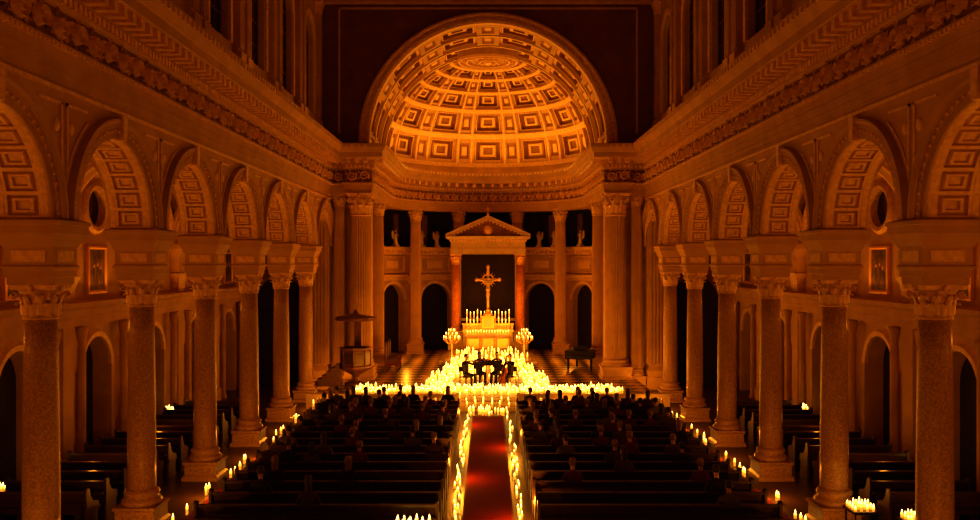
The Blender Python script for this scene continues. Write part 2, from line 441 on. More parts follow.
for k in range(-3,3):
    for e in (cw/2+.006,cw/2+rw-.006):
        u=k*step+e
        R=[[Pd(u+q*(.012),rows[0]+(rows[-1]-rows[0])*i/24,dd) for q,dd in ((-1,0),(-1,-.05),(1,-.05),(1,0))] for i in range(25)]
        d.rings(R,1,False)
ys=[43.0-.4,42.9,44.7,44.9,46.8,47.0,48.8,49.0]
for i in range(len(ys)-1):
    v0,v1=ys[i],ys[i+1]
    if i%2==0:
        d.rings([[Pb(pi*j/48,v,-.04) for j in range(49)] for v in (v0,v1)],1,False); continue
    for k in range(6):
        u0=k*step
        coffer(d,Pb,u0+rw/2,u0+rw/2+cw,v0,v1,big,3,bm)
        coffer(d,Pb,u0-rw/2 if k else 0,u0+rw/2,v0,v1,thin,2,tm)
    coffer(d,Pb,pi-rw/2,pi,v0,v1,thin,2,tm)
for s in (-1,1):
    d.quad((s*RD,42.6,11.5),(s*RD,49,11.5),(s*RD,49,CZ),(s*RD,42.6,CZ),0)
zt=CZ+RD
d.lathe(0,CY,[(1.8,zt),(1.77,zt-.34),(1.6,zt-.42),(1.55,zt-.3),(1.3,zt-.26),(1.28,zt-.38),(1.16,zt-.42),(1.1,zt-.3),(.6,zt-.28),(.56,zt-.36),(.45,zt-.38),(.4,zt-.34),(.01,zt-.34)],40,0,False)
for rr in (1.66,1.22,.5):
    d.lathe(0,CY,[(rr-.07,zt-.4),(rr-.04,zt-.46),(rr+.04,zt-.46),(rr+.07,zt-.36)],40,1,False,c0=False,c1=False)
for j in range(16):
    a=2*pi*j/16
    d.ell((.86*cos(a),CY+.86*sin(a),zt-.33),(.11,.11,.08),1,8,5)
    d.ell((1.42*cos(a+.2),CY+1.42*sin(a+.2),zt-.32),(.08,.08,.08),1,8,5)
d.ell((0,CY,zt-.4),(.26,.26,.14),1)
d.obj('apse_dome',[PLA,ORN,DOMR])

# ------------------------------------------------------------ apse lower walls
w=MB(); RW=7.3
Pw=lambda u,dd,z:((RW+dd)*sin(u),CY+(RW+dd)*cos(u),z)
r=math.radians
cent=[-81,-54.5,-28,0,28,54.5,81]; bnd=[-94,-67.7,-41,-14,14,41,67.7,94]
for i,cc in enumerate(cent):
    wall_bay(w,Pw,r(bnd[i]),r(bnd[i+1]),.3,7.0,r(cc),1.0/RW,1.0,3.75,.5,(0,.5),0,0,14,5)
    A=[]
    for j in range(15):
        t=pi*j/14
        A.append([Pw(r(cc)-q*cos(t)/RW,dd,3.75+q*sin(t)) for q,dd in ((1.0,0),(1.0,-.08),(1.2,-.1),(1.22,0))])
    w.rings(A,1,False)
    coffer(w,lambda u,v,dd:Pw(u,dd-.03,v),r(cc)-1.1/RW,r(cc)+1.1/RW,5.45,6.5,[(0,-.02),(.1,-.05),(.16,0.0),(.5,0.0),(.6,-.06)],4,[1,1,0,1,1])
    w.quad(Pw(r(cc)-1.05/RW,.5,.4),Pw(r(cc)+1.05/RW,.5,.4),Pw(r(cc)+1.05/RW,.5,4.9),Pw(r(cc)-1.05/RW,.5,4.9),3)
    for q in (-.5,0,.5):
        w.obox(Pw(r(cc)+q/RW,.49,0),(cos(r(cc)),-sin(r(cc))),(-sin(r(cc)),-cos(r(cc))),.06,.05,.5,3.7,4)
    w.obox(Pw(r(cc),.49,0),(cos(r(cc)),-sin(r(cc))),(-sin(r(cc)),-cos(r(cc))),2.0,.06,3.65,3.8,4)
for bb in bnd:
    u=r(bb); t=(cos(u),-sin(u)); nn=(-sin(u),-cos(u)); pz=Pw(u,0,0)
    w.obox(pz,t,nn,.55,.16,.5,5.0,0); w.obox(pz,t,nn,.7,.24,.5,1.2,0); w.obox(pz,t,nn,.7,.22,4.75,5.0,1); w.obox(pz,t,nn,.45,.14,5.3,6.6,1)
for s in (-1,1):
    w.box(min(s*7.3,s*7.5),max(s*7.3,s*7.5),43,49.3,.3,7.0,0)
    for yy in (44.2,46.4,48.4):
        w.box(min(s*7.3,s*7.15),max(s*7.3,s*7.15),yy-.25,yy+.25,.5,5.0,0)
ap=[(-7.3,43.0)]+[(-7.3*cos(pi*i/36),49+7.3*sin(pi*i/36)) for i in range(37)]+[(7.3,43.0)]
w.sweep(ap,[(0,4.95),(.12,4.98),(.12,5.15),(.25,5.2),(.28,5.32),(0,5.36)],1)
w.sweep(ap,[(0,6.55),(.08,6.6),(.08,6.75),(.16,6.8),(.45,6.85),(.5,7.05),(-.5,7.1)],1)
for p,t,n_,i in frames(ap,.3,.2): w.obox(p+n_*.08,t,n_,.14,.28,6.7,6.83,1)
ap2=[(-8.4,43.0)]+[(-8.4*cos(pi*i/36),49+8.4*sin(pi*i/36)) for i in range(37)]+[(8.4,43.0)]
w.rings([[(x,y,z) for x,y in ap2] for z in (0,9.35)],3,False)  # ambulatory wall coloured near-black to hold its shade
w.rings([[(x,y,9.32) for x,y in ap2],[(x*.70,(y-49)*.70+49 if y>49 else y,9.32) for x,y in ap2]],3,False)
for i in range(0,37,3):
    x,y=ap2[i+1]
    dirv=Vector((-x,49-y)).normalized(); w.obox((x,y),(-dirv.y,dirv.x),dirv,.4,.12,7.0,9.2,2)
w.obj('wall_apse',[PLA,ORN,DRK,VOID,WOODP])

def statue():
    g=MB()
    g.rect(0,0,.2,.2,[(.03,0),(.03,.06),(0,.1),(0,.16)],0)
    g.lathe(0,0,[(.19,.16),(.17,.3),(.13,.6),(.12,.78),(.16,.95),(.15,1.02),(.05,1.06),(.045,1.12)],12,0)
    g.ell((0,0,1.2),(.075,.085,.1),0)
    for s in (-1,1):
        g.tube([(s*.15,0,1.0),(s*.22,-.08,.85),(s*.08,-.2,.88)],[.05,.045,.035],6,0)
        g.add([(s*.04,.08,1.0),(s*.22,.14,1.25),(s*.3,.16,1.1),(s*.28,.15,.7),(s*.12,.1,.5),(s*.17,.2,.95)],[(0,1,5),(1,2,5),(2,3,5),(3,4,5),(4,0,5)],0)
    return g.mesh('angel_statue',[MAR])
sm_=statue()
for bb in (-67.7,-54.5,-37,-28,28,37,54.5,67.7):
    u=r(bb); inst('angel_statue',sm_,(7.0*sin(u),CY+7.0*cos(u),7.08),-u,(.8,.8,.8))
for s in (-1,1):
    for yy in (44.0,46.0): inst('angel_statue',sm_,(s*7.05,yy,7.08),s*-pi/2,(.8,.8,.8))

# ------------------------------------------------------------ aisles
XO=12.15; XC=10.25; HV=1.98
def aisle(s,name):
    w=MB()
    P=lambda u,dd,z:(s*(XO+dd),u,z)
    for k in range(KMIN,6):
        yc=YK(k)+B/2
        wall_bay(w,P,YK(k),YK(k+1),0,6.9,yc,.95,.95,2.85,0,(0,.5),0,0,14)
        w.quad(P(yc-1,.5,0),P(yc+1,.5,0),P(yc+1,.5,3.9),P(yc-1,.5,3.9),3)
        w.arc((s*XO,yc,2.85),(0,1,0),(0,0,1),(-s,0,0),[(.95,0),(.95,.1),(1.1,.12),(1.15,.06),(1.22,0)],0,pi,16,1)
        for q in (-1,1):
            w.box(min(s*XO,s*(XO-.1)),max(s*XO,s*(XO-.1)),yc+q*1.08-.12,yc+q*1.08+.12,0,2.85,0)
            w.lathe(s*(XO-.28),yc+q*1.45,[(.16,0),(.16,.15),(.12,.25),(.12,3.6),(.1,3.7),(.17,4.1),(.17,4.2)],12,0)
        A=[]
        n=24
        for j in range(n+1):
            a=pi*j/n; A.append((P(yc+2.235*cos(a),0,6.9+2.4*sin(a)),P(yc+.62*cos(a),0,7.75+.62*sin(a))))
        w.rings([[a[0] for a in A],[a[1] for a in A]],0,False)
        lo=[P(yc+.62*cos(-pi*j/n),0,7.75+.62*sin(-pi*j/n)) for j in range(n+1)]
        bo=[P(yc+2.235-4.47*j/n,0,6.9) for j in range(n+1)]
        w.rings([lo,bo],0,False)
        w.arc((s*XO,yc,7.75),(0,1,0),(0,0,1),(-s,0,0),[(.58,-.2),(.58,.08),(.7,.12),(.8,.06),(.82,0)],0,2*pi,28,1)
        w.arc((s*XO,yc,6.9),(0,1,0),(0,0,1),(-s,0,0),[(1.8,0),(1.8,.1),(2.0,.14),(2.08,.0)],0,pi,24,1)
        w.add([P(yc+.62*cos(2*pi*j/20),.15,7.75+.62*sin(2*pi*j/20)) for j in range(20)],[tuple(range(20))],4)
        nx=14;ny=14
        G=[]
        for i in range(nx+1):
            row=[]
            for j in range(ny+1):
                a=-cos(pi*i/nx);b2=-cos(pi*j/ny)
                x=XC+a*HV; y=yc+b2*2.235
                h=max(math.sqrt(max(0,1-a*a)),math.sqrt(max(0,1-b2*b2)))
                row.append((s*x,y,6.85+2.44*h))
            G.append(row)
        w.rings(G,2,False)
    for k in range(KMIN,7):
        y=min(YK(k),41.95)
        w.box(min(s*(XO-.28),s*XO),max(s*(XO-.28),s*XO),y-.3,y+.3,0,5.1,0)
        w.rect(s*(XO-.14),y,.14,.3,[(.06,0),(.06,.5),(0,.56)],0)
        w.rect(s*(XO-.14),y,.14,.3,[(0,5.1),(.03,5.15),(.02,5.25),(.08,5.5),(.15,5.66)],1)
        w.rect(s*(XO-.14),y,.14,.3,[(.0,5.66),(.03,5.7),(.03,6.3),(.1,6.45),(.18,6.6),(.18,6.8),(0,6.9)],0)
        for sg in (-1,1):
            w.arc((s*XC,y,6.85),(1,0,0),(0,0,1.23),(0,sg,0),[(1.97,.36),(1.74,.36),(1.74,0)],0,pi,26,0)
            w.arc((s*XC,y,6.85),(1,0,0),(0,0,1.23),(0,sg,0),[(1.74,.3),(1.72,.3),(1.72,.2),(1.74,.2)],0,pi,26,1)
            w.arc((s*XC,y,6.85),(1,0,0),(0,0,1.23),(0,sg,0),[(1.8,.36),(1.8,.39),(1.86,.39),(1.86,.36)],0,pi,26,1)
    pt=[(s*XO,YB),(s*XO,42.2)] if s<0 else [(s*XO,42.2),(s*XO,YB)]
    w.sweep(pt,[(0,4.2),(.3,4.22),(.3,4.45),(.34,4.5),(.34,4.7),(.5,4.8),(.52,4.92),(0,4.96)],0)
    Pe=lambda u,dd,z:(u,42.3+dd,z)
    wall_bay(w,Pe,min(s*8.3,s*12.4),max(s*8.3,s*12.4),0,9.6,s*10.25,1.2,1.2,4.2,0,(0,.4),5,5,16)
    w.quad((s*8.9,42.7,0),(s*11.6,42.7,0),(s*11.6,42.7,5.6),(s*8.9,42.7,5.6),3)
    w.obj(name,[PLA,ORN,DRK,VOID,GLS,WALLD])
aisle(-1,'wall_left_aisle'); aisle(1,'wall_right_aisle')
pm=MB(); pm.rings([[(x,-1*a,z) for a,z in ((-hw,-hh),(hw,-hh),(hw,hh),(-hw,hh))] for x,hw,hh in ((0.0,.64,.74),(.1,.64,.74),(.12,.58,.68),(.06,.54,.63))],0,True)
pm.add([(.06,.55,-.64),(.06,-.55,-.64),(.06,-.55,.64),(.06,.55,.64)],[(0,1,2,3)],1)
for a_,b_,h_ in ((-.2,-.3,.5),(.05,-.35,.6),(.25,-.32,.45)):
    pm.ell((.065,a_,b_+h_*.3),(.01,.09,h_*.45),2,8,6); pm.ell((.066,a_,b_+h_*.85),(.01,.05,.06),3,8,6)
pmm=pm.mesh('framed_painting',[GOLD,PAINT,CL2,SKIN])
for k in range(-2,6):
    for s in (-1,1): inst('framed_painting',pmm,(s*(XO-.005),YK(k)+B/2,5.85),0 if s<0 else pi)

cl=MB()
Pc=lambda u,v,dd:((8.6+dd)*cos(u),v,19.5+(8.6+dd)*sin(u))
for k in range(KMIN,6):
    y0,y1=YK(k),YK(k+1)
    for j in range(9):
        coffer(cl,Pc,pi*j/9,pi*(j+1)/9,y0,min(y1,42.3),[(0,0),(.2,0),(.24,.15),(.6,.15)],4,[0,0,1,1])
cl.obj('ceiling',[PLA,DRK])
bw=MB(); bw.box(-12.6,12.6,YB-.4,YB,0,28.5,0); bw.box(-8.4,8.4,YB,YB+.12,4,4.3,0); bw.obj('wall_back',[PLA])
f=MB(); f.box(-12.7,12.7,YB-.4,58,-.3,0,0); f.obj('floor',[FLR])

p=MB()
p.box(-7.1,7.1,36.0,58,.0,PZ,0)
for i in range(3):
    p.box(-3.2,3.2,35.1+i*.3,36.0,i*PZ/3,(i+1)*PZ/3,1)
p.obj('sanctuary_platform',[CHK,MAR])
DZ=PZ-.8
ap_=MB()
for i in range(3): ap_.box(-2.7+i*.25,2.7-i*.25,47.6+i*.4,53.5,.8+i*.12,.8+(i+1)*.12,0)
ap_.obj('altar_steps',[MAR],(0,0,DZ))
def carpet(name,x0,x1,y0,y1):
    m=MB(); m.box(x0,x1,y0,y1,0,.025,0); m.box(x0,x0+.05,y0,y1,.025,.03,1); m.box(x1-.05,x1,y0,y1,.025,.03,1); m.obj(name,[RED,CL3])
carpet('carpet_runner',-.61,.61,0,33.9); carpet('carpet_runner',-7.2,-6.35,0,34.0); carpet('carpet_runner',6.35,7.2,0,34.0)

def rail(x0,x1,y):
    m=MB()
    m.box(x0,x1,y-.16,y+.16,0,.12,0); m.box(x0,x1,y-.18,y+.18,.72,.82,0); m.box(x0,x1,y-.14,y+.14,.66,.72,0)
    n=int((x1-x0)/.24)
    for i in range(n):
        x=x0+(i+.5)*(x1-x0)/n
        if i%8==0: m.box(x-.11,x+.11,y-.13,y+.13,.12,.66,0); continue
        m.lathe(x,y,[(.06,.12),(.06,.16),(.035,.2),(.065,.3),(.06,.38),(.03,.5),(.03,.55),(.06,.6),(.06,.66)],8,0)
    m.obj('communion_rail',[MAR])
rail(-7.3,-1.15,34.55); rail(1.15,7.3,34.55)

# ------------------------------------------------------------ altar canopy
a=MB(); AY=52.2
for s in (-1,1):
    a.rect(s*1.95,AY,.4,.4,[(.05,.9),(.05,1.25),(0,1.3),(0,1.9),(.06,1.98),(.06,2.05)],0)
    g=MB(); g.lathe(0,0,[(.36,0),(.38,.07),(.3,.14),(.33,.22),(.28,.28),(.28,2),(.24,4.0)],24,1); capital(g,4.02,.6,.235,2)
    a.merge(g,Matrix.Translation((s*1.95,AY,2.05)))
    a.box(s*1.95-.3,s*1.95+.3,AY+.55,AY+.8,.9,6.7,0)
a.rect(0,AY+.1,2.25,.45,[(0,6.67),(0,6.85),(.04,6.85),(.04,7.02),(.0,7.05),(0,7.4),(.08,7.45),(.08,7.55),(.25,7.6),(.28,7.75),(.0,7.78)],0)
for i in range(22): a.box(-2.3+i*.215,-2.3+i*.215+.11,AY-.5,AY-.42,7.45,7.56,2)
hw=2.55
def prism(x0,z0,x1,z1,x2,z2,ya,yb,m):
    a.add([(x0,ya,z0),(x1,ya,z1),(x2,ya,z2),(x0,yb,z0),(x1,yb,z1),(x2,yb,z2)],[(0,1,2),(5,4,3),(0,3,4,1),(1,4,5,2),(2,5,3,0)],m)
prism(-2.3,7.76,2.3,7.76,0,8.75,AY-.3,AY+.4,3)
for s in (-1,1):
    for (o,y,h) in ((0,-.62,.13),(-.14,-.5,.12)):
        v=[(s*(hw),AY+y,7.76+o),(0,AY+y,8.88+o),(0,AY+y,8.88+o+h),(s*hw,AY+y,7.76+o+h)]
        v+= [(q[0],AY+.5,q[2]) for q in v]
        a.add(v,[(0,1,2,3),(7,6,5,4),(0,4,5,1),(3,2,6,7),(0,3,7,4),(1,5,6,2)],0)
for i in range(12):
    for s in (-1,1):
        q=(i+.5)/12; a.box(s*hw*q-.05,s*hw*q+.05,AY-.52,AY-.42,8.66-1.1*q,8.76-1.1*q,2)
a.ell((0,AY-.34,8.12),(.28,.08,.28),2); 
for j in range(10): 
    t=2*pi*j/10; a.tube([(0,AY-.34,8.12),(.42*cos(t),AY-.34,8.12+.34*sin(t))],[.04,.01],4,2)
a.lathe(0,AY,[(.12,8.95),(.05,9.0),(.1,9.1),(.02,9.2)],8,2)
a.box(-.03,.03,AY-.03,AY+.03,9.15,9.6,2); a.box(-.15,.15,AY-.03,AY+.03,9.38,9.44,2)
a.box(-1.7,1.7,AY+.6,AY+.75,.9,6.68,4)  # near-black panel paints the shaded opening behind the crucifix
a.box(-1.68,1.68,AY+.5,AY+.6,2.6,2.75,0)
a.obj('altar_canopy',[MAR,RMAR,GOLD,DRK,VOID],(0,0,-.08))

m=MB()
m.rect(0,50.6,1.25,.45,[(.06,1.16),(.06,1.3),(0,1.35),(0,2.0),(.05,2.05),(.1,2.1),(.1,2.2)],0)
for x in (-.85,0,.85): m.box(x-.32,x+.32,50.12,50.16,1.42,1.95,1)
for x in (-1.25,-.43,.43,1.25): m.lathe(x*.97,50.08,[(.08,1.35),(.055,1.4),(.05,1.9),(.08,2.0)],10,1)
m.box(-1.45,1.45,50.9,51.2,1.16,2.45,0); m.box(-1.5,1.5,51.2,51.55,1.16,2.75,0); m.box(-1.5,1.5,50.87,50.9,2.3,2.4,1)
m.box(-1.54,1.54,51.17,51.58,2.68,2.755,1)
m.rect(0,51.1,.36,.28,[(.05,2.4),(.0,2.5),(0,3.1),(.06,3.15),(.06,3.22)],1)
m.lathe(0,51.1,[(.3,3.22),(.26,3.36),(.12,3.46),(.06,3.5)],16,1)
m.box(-.2,.2,50.79,50.83,2.6,3.0,0)
m.obj('high_altar',[MAR,GOLD],(0,0,DZ))

x=MB(); cyy=51.1
x.lathe(0,cyy,[(.16,3.5),(.1,3.6),(.06,3.75)],10,0)
x.box(-.07,.07,cyy-.05,cyy+.05,3.7,6.1,0); x.box(-.66,.66,cyy-.05,cyy+.05,5.3,5.44,0)
for cx,cz in ((-.68,5.37),(.68,5.37),(0,6.13)):
    x.ell((cx,cyy,cz),(.12,.07,.12),0,10,6)
x.arc((0,cyy,5.37),(1,0,0),(0,0,1),(0,-1,0),[(.28,-.02),(.28,.03),(.34,.03),(.34,-.02)],0,2*pi,28,0)
for j in range(16):
    t=2*pi*(j+.5)/16; x.tube([(.33*cos(t),cyy,5.37+.33*sin(t)),(.5*cos(t),cyy,5.37+.5*sin(t))],[.025,.008],4,0)

def skin_body(J,E_,R,root=0,lvl=1):
    me=bpy.data.meshes.new('tmp'); me.from_pydata(J,E_,[]); ob=bpy.data.objects.new('tmp',me); COL.objects.link(ob)
    md=ob.modifiers.new('Skin','SKIN'); md.use_smooth_shade=True
    for i,rr in enumerate(R):
        sv=me.skin_vertices[0].data[i]; sv.radius=rr if isinstance(rr,tuple) else (rr,rr); sv.use_root=(i==root)
    sb=ob.modifiers.new('S','SUBSURF'); sb.levels=lvl; sb.render_levels=lvl
    dg=bpy.context.evaluated_depsgraph_get(); ev=ob.evaluated_get(dg); em=ev.to_mesh()
    vs=[tuple(v.co) for v in em.vertices]; fs=[tuple(p.vertices) for p in em.polygons]
    ev.to_mesh_clear(); bpy.data.objects.remove(ob); bpy.data.meshes.remove(me)
    return vs,fs
J=[(0,0,0),(0,0,.2),(0,-.01,.38),(0,-.02,.48),(-.14,0,.42),(.14,0,.42),(-.36,.02,.5),(.36,.02,.5),(-.58,.03,.57),(.58,.03,.57),(-.06,-.05,-.3),(.06,-.05,-.3),(-.02,0,-.62),(.02,0,-.62),(0,-.05,-.7)]
Ee=[(0,1),(1,2),(2,3),(2,4),(2,5),(4,6),(5,7),(6,8),(7,9),(0,10),(0,11),(10,12),(11,13),(12,14)]
Rr=[.11,.1,.13,.05,.06,.06,.045,.045,.035,.035,.075,.075,.045,.045,.035]
vs,fs=skin_body(J,Ee,Rr)
x.add([(v[0],v[1]+cyy-.13,v[2]+4.85) for v in vs],fs,1,True)
x.ell((.02,cyy-.19,5.44),(.08,.09,.11),1); x.lathe(0,cyy-.13,[(.14,4.7),(.13,4.9)],10,1)
x.obj('crucifix',[GOLD,MAR],(0,0,DZ))

# ------------------------------------------------------------ candles
def candle(mb,x,y,z,rr,h,n=7):
    mb.lathe(x,y,[(rr,z),(rr,z+h*.6)],n,0,True,c1=False)
    mb.lathe(x,y,[(rr,z+h*.6),(rr,z+h),(rr*.6,z+h*.985)],n,1,True,c0=False)
    fh=.04+.04*random.random(); fz=z+h
    mb.lathe(x,y,[(.005,fz-.005),(.016,fz+fh*.3),(.014,fz+fh*.6),(.002,fz+fh*1.15)],6,2,True)
CM=[WAX,WAXT,FLM]
def rnd(a,b_): return a+(b_-a)*random.random()
st=MB()
placed=[]
def scatter(x0,x1,y0,y1,z,n,hmin,hmax,excl=None,md=.13):
    tries=0;c=0
    while c<n and tries<n*12:
        tries+=1
        X=rnd(x0,x1);Y=rnd(y0,y1)
        if excl and excl(X,Y): continue
        if any(abs(X-px)<md and abs(Y-py)<md for px,py in placed[-700:]): continue
        placed.append((X,Y)); candle(st,X,Y,z,rnd(.035,.052),rnd(hmin,hmax)); c+=1
scatter(-5.6,5.6,36.1,37.4,.8,440,.1,.34,None,.11)
qx=lambda X,Y:(abs(X)<1.6 and 37.4<Y<40.5)
scatter(-2.7,2.7,37.4,41.5,.8,220,.12,.4,qx,.12)
scatter(-2.3,2.3,41.5,44.5,.8,160,.14,.44,lambda X,Y:abs(X)<.15,.12)
scatter(-2.0,2.0,44.5,47.4,.8,130,.18,.52,lambda X,Y:abs(X)<.1,.12)
for i in range(3):
    placed=[]
    scatter(-2.2+i*.25,2.2-i*.25,47.65+i*.4,47.98+i*.4,.8+(i+1)*.12,22,.2,.45)
st.obj('stage_candles',CM,(0,0,DZ))
sc=MB()
for i in range(3):
    for s in (-1,1):
        for q in range(9):
            candle(sc,s*(.2+q*.33+rnd(-.05,.05)),35.1+i*.3+.13,(i+1)*PZ/3,.038,rnd(.1,.24))
for q in range(34):
    candle(sc,rnd(-.8,.8),rnd(34.05,34.75),.0,.036,rnd(.1,.32))
sc.obj('step_candles',CM)
rc=MB()
for s in (-1,1):
    for q in range(42):
        candle(rc,s*(1.3+q*.1+rnd(-.03,.03)),34.55+rnd(-.1,.1),.82,.034,rnd(.07,.19))
rc.obj('rail_candles',CM)
ac=MB()
y=8.0
while y<33.6:
    for s in (-1,1):
        for q in range(random.choice((1,1,2))):
            candle(ac,s*(.72+rnd(0,.18)),y+rnd(-.15,.15),0,rnd(.024,.033),rnd(.06,.17))
    y+=.52
ac.obj('aisle_candles',CM)
bc=MB()
for k in range(-1,6):
    for s in (-1,1):
        for q in range(3):
            candle(bc,s*(7.32-rnd(0,.08)),YK(k)+rnd(-.7,.9),0,rnd(.03,.04),rnd(.1,.28))
        for q in range(2): candle(bc,s*7.36,YK(k)+2.2+rnd(-.9,.9),0,.034,rnd(.1,.24))
bc.obj('column_base_candles',CM)
def votive(x,y,w=.5):
    m=MB()
    m.box(x-w,x+w,y-.3,y+.3,.62,.68,3)
    for sx in (-w+.05,w-.05):
        for sy in (-.25,.25): m.lathe(x+sx,y+sy,[(.03,0),(.02,.1),(.02,.62)],6,3)
    nn=int((w-.06)*2/.13)
    for i in range(nn+1):
        for j in range(4): candle(m,x-w+.06+i*.13,y-.22+j*.14,.68,.03,rnd(.06,.16))
    m.obj('votive_candle_stand',CM+[BLK])
votive(8.2,18.85,.3); votive(9.0,18.0,.3); votive(-11.5,20.3,.25); votive(-8.3,14.2,.3)
for yy in (22.1,31.2): votive(-11.5,yy,.2); votive(11.5,yy+.3,.2)
votive(-1.5,17.55,.42)
al=MB()
for i in range(-6,7):
    if abs(i)<1: continue
    for (yy,zz,h) in ((51.4,2.76,.55),(51.05,2.45,.3)):
        xx=i*.21
        if abs(xx)<.45 and yy<51.3: continue
        al.lathe(xx,yy,[(.07,zz),(.07,zz+.03),(.02,zz+.08),(.035,zz+h*.3),(.015,zz+h*.5),(.04,zz+h*.55)],8,3)
        candle(al,xx,yy,zz+h*.55,.026,.35+ (.12 if abs(i)%3==0 else 0))
for i in range(16): candle(al,-1.2+i*.16,50.45+rnd(-.15,.15),2.2,.034,rnd(.1,.22))
al.obj('altar_candles',CM+[GOLD],(0,0,DZ))
cd=MB()
cd.lathe(0,0,[(.28,0),(.28,.06),(.12,.14),(.05,.3),(.09,.45),(.04,.6),(.04,1.2),(.1,1.3),(.05,1.4),(.03,2.0)],12,3)
for lv,(rr,zz) in enumerate(((.44,1.35),(.32,1.55),(.17,1.74))):
    nn=11-2*lv
    for j in range(nn):
        t=2*pi*j/nn
        cd.tube([(0,0,zz-.15),(rr*.5*cos(t),rr*.5*sin(t),zz-.2),(rr*cos(t),rr*sin(t),zz)],[.018]*3,5,3)
        cd.lathe(rr*cos(t),rr*sin(t),[(.02,zz-.02),(.055,zz+.02),(.055,zz+.03)],7,3)
        candle(cd,rr*cos(t),rr*sin(t),zz+.03,.028,.12)
cdm=cd.mesh('candelabrum',CM+[GOLD])
for s in (-1,1): inst('candelabrum',cdm,(s*2.0,47.2,PZ))

# ------------------------------------------------------------ pulpit
p=MB()
p.lathe(0,0,[(.5,0),(.5,.12),(.2,.25),(.16,.4),(.22,.5),(.66,.75),(.72,.85),(.72,.9),(.66,.95),(.66,1.6),(.72,1.66),(.75,1.74),(.62,1.74),(.62,1.0),(0.01,1.0)],8,0,False)
for j in range(8):
    t=2*pi*(j+.5)/8; cx,cy_=.61*cos(t),.61*sin(t)
    p.obox((cx,cy_),(-sin(t),cos(t)),(cos(t),sin(t)),.36,.03,1.04,1.52,1)
    p.lathe(.68*cos(t+pi/8),.68*sin(t+pi/8),[(.05,.95),(.03,1.0),(.03,1.55),(.05,1.6)],6,0)
p.box(-.16,.16,-.7,-.62,.9,2.95,0)
p.lathe(0,.05,[(.86,2.95),(.92,2.98),(.92,3.1),(.82,3.14),(.4,3.2),(.12,3.28),(.05,3.45)],8,0,False)
for i in range(6): p.box(.68+i*.2,.88+i*.2,-.35,.35,0,1.0-i*.165,0)
p.obj('pulpit',[WOODP,WOOD],(-6.0,39.0,PZ),pi)

# ------------------------------------------------------------ pews
def pew(L):
    m=MB()
    m.box(-L/2,L/2,0,.42,.42,.46,0)
    m.add([(-L/2,-.02,.44),(L/2,-.02,.44),(L/2,-.1,.92),(-L/2,-.1,.92),(-L/2,.02,.44),(L/2,.02,.44),(L/2,-.06,.92),(-L/2,-.06,.92)],[(3,2,1,0),(4,5,6,7),(0,1,5,4),(2,3,7,6),(0,4,7,3),(1,2,6,5)],0)
    m.box(-L/2,L/2,-.13,-.03,.9,.95,0); m.box(-L/2,L/2,.36,.4,.3,.42,0)
    m.box(-L/2,L/2,-.32,-.13,.7,.72,0)
    for xx in (-L/2,-L/6,L/6,L/2):
        pr=[(-.14,0),(.46,0),(.46,.1),(.4,.16),(.4,.4),(.47,.5),(.45,.62),(.34,.66),(.16,.7),(.04,.86),(.0,1.0),(-.08,1.04),(-.15,1.0),(-.14,.5)]
        if abs(xx)<L/2-.01: pr=[(-.08,0),(.38,0),(.38,.42),(-.02,.44),(-.08,.44)]
        o=.03; n=len(pr)
        m.add([(xx-o,a,z) for a,z in pr]+[(xx+o,a,z) for a,z in pr],[tuple(range(n)),tuple(range(2*n-1,n-1,-1))]+[(i,(i+1)%n,n+(i+1)%n,n+i) for i in range(n)],0)
    return m.mesh('pew',[WOOD])
pA=pew(5.1); pB=pew(2.3)
rowsY=[7.5+i*.98 for i in range(26)]
rowsY=[q for q in rowsY if not 17.2<q<18.2]
for yy in rowsY:
    for s in (-1,1):
        inst('pew',pA,(s*3.63,yy,0)); 
        if 10<yy<32.5 and not 17<yy<19.2: inst('pew',pB,(s*10.1,yy,0))

# ------------------------------------------------------------ people
def tubehand(g,c,fw,side,m,curl=.5,down=Vector((0,0,-1))):
    c=Vector(c); fw=Vector(fw).normalized(); sd=fw.cross(down).normalized()*side
    dn=down
    R=[]
    for t,wd,th in ((0,.022,.016),(.03,.036,.016),(.075,.04,.013),(.09,.036,.01)):
        p=c+fw*t; R.append([tuple(p+sd*wd*cos(a)+dn*th*sin(a)) for a in [2*pi*j/8 for j in range(8)]])
    g.rings(R,m,True,True,True,True)
    for i,(o,l) in enumerate(((-.028,.062),(-.01,.076),(.01,.072),(.028,.056))):
        p0=c+fw*.085+sd*o; d1=(fw+dn*curl*.5).normalized(); d2=(fw+dn*curl*1.6).normalized()
        g.tube([p0,p0+d1*l*.5,p0+d1*l*.5+d2*l*.3,p0+d1*l*.5+d2*l*.5],[.0095,.0088,.008,.006],5,m)
    p0=c+fw*.025+sd*.034*-1; d1=(fw*.7-sd*.8+dn*.2).normalized()
    g.tube([p0,p0+d1*.035,p0+d1*.035+(fw+dn*.3).normalized()*.03],[.012,.0105,.008],5,m)
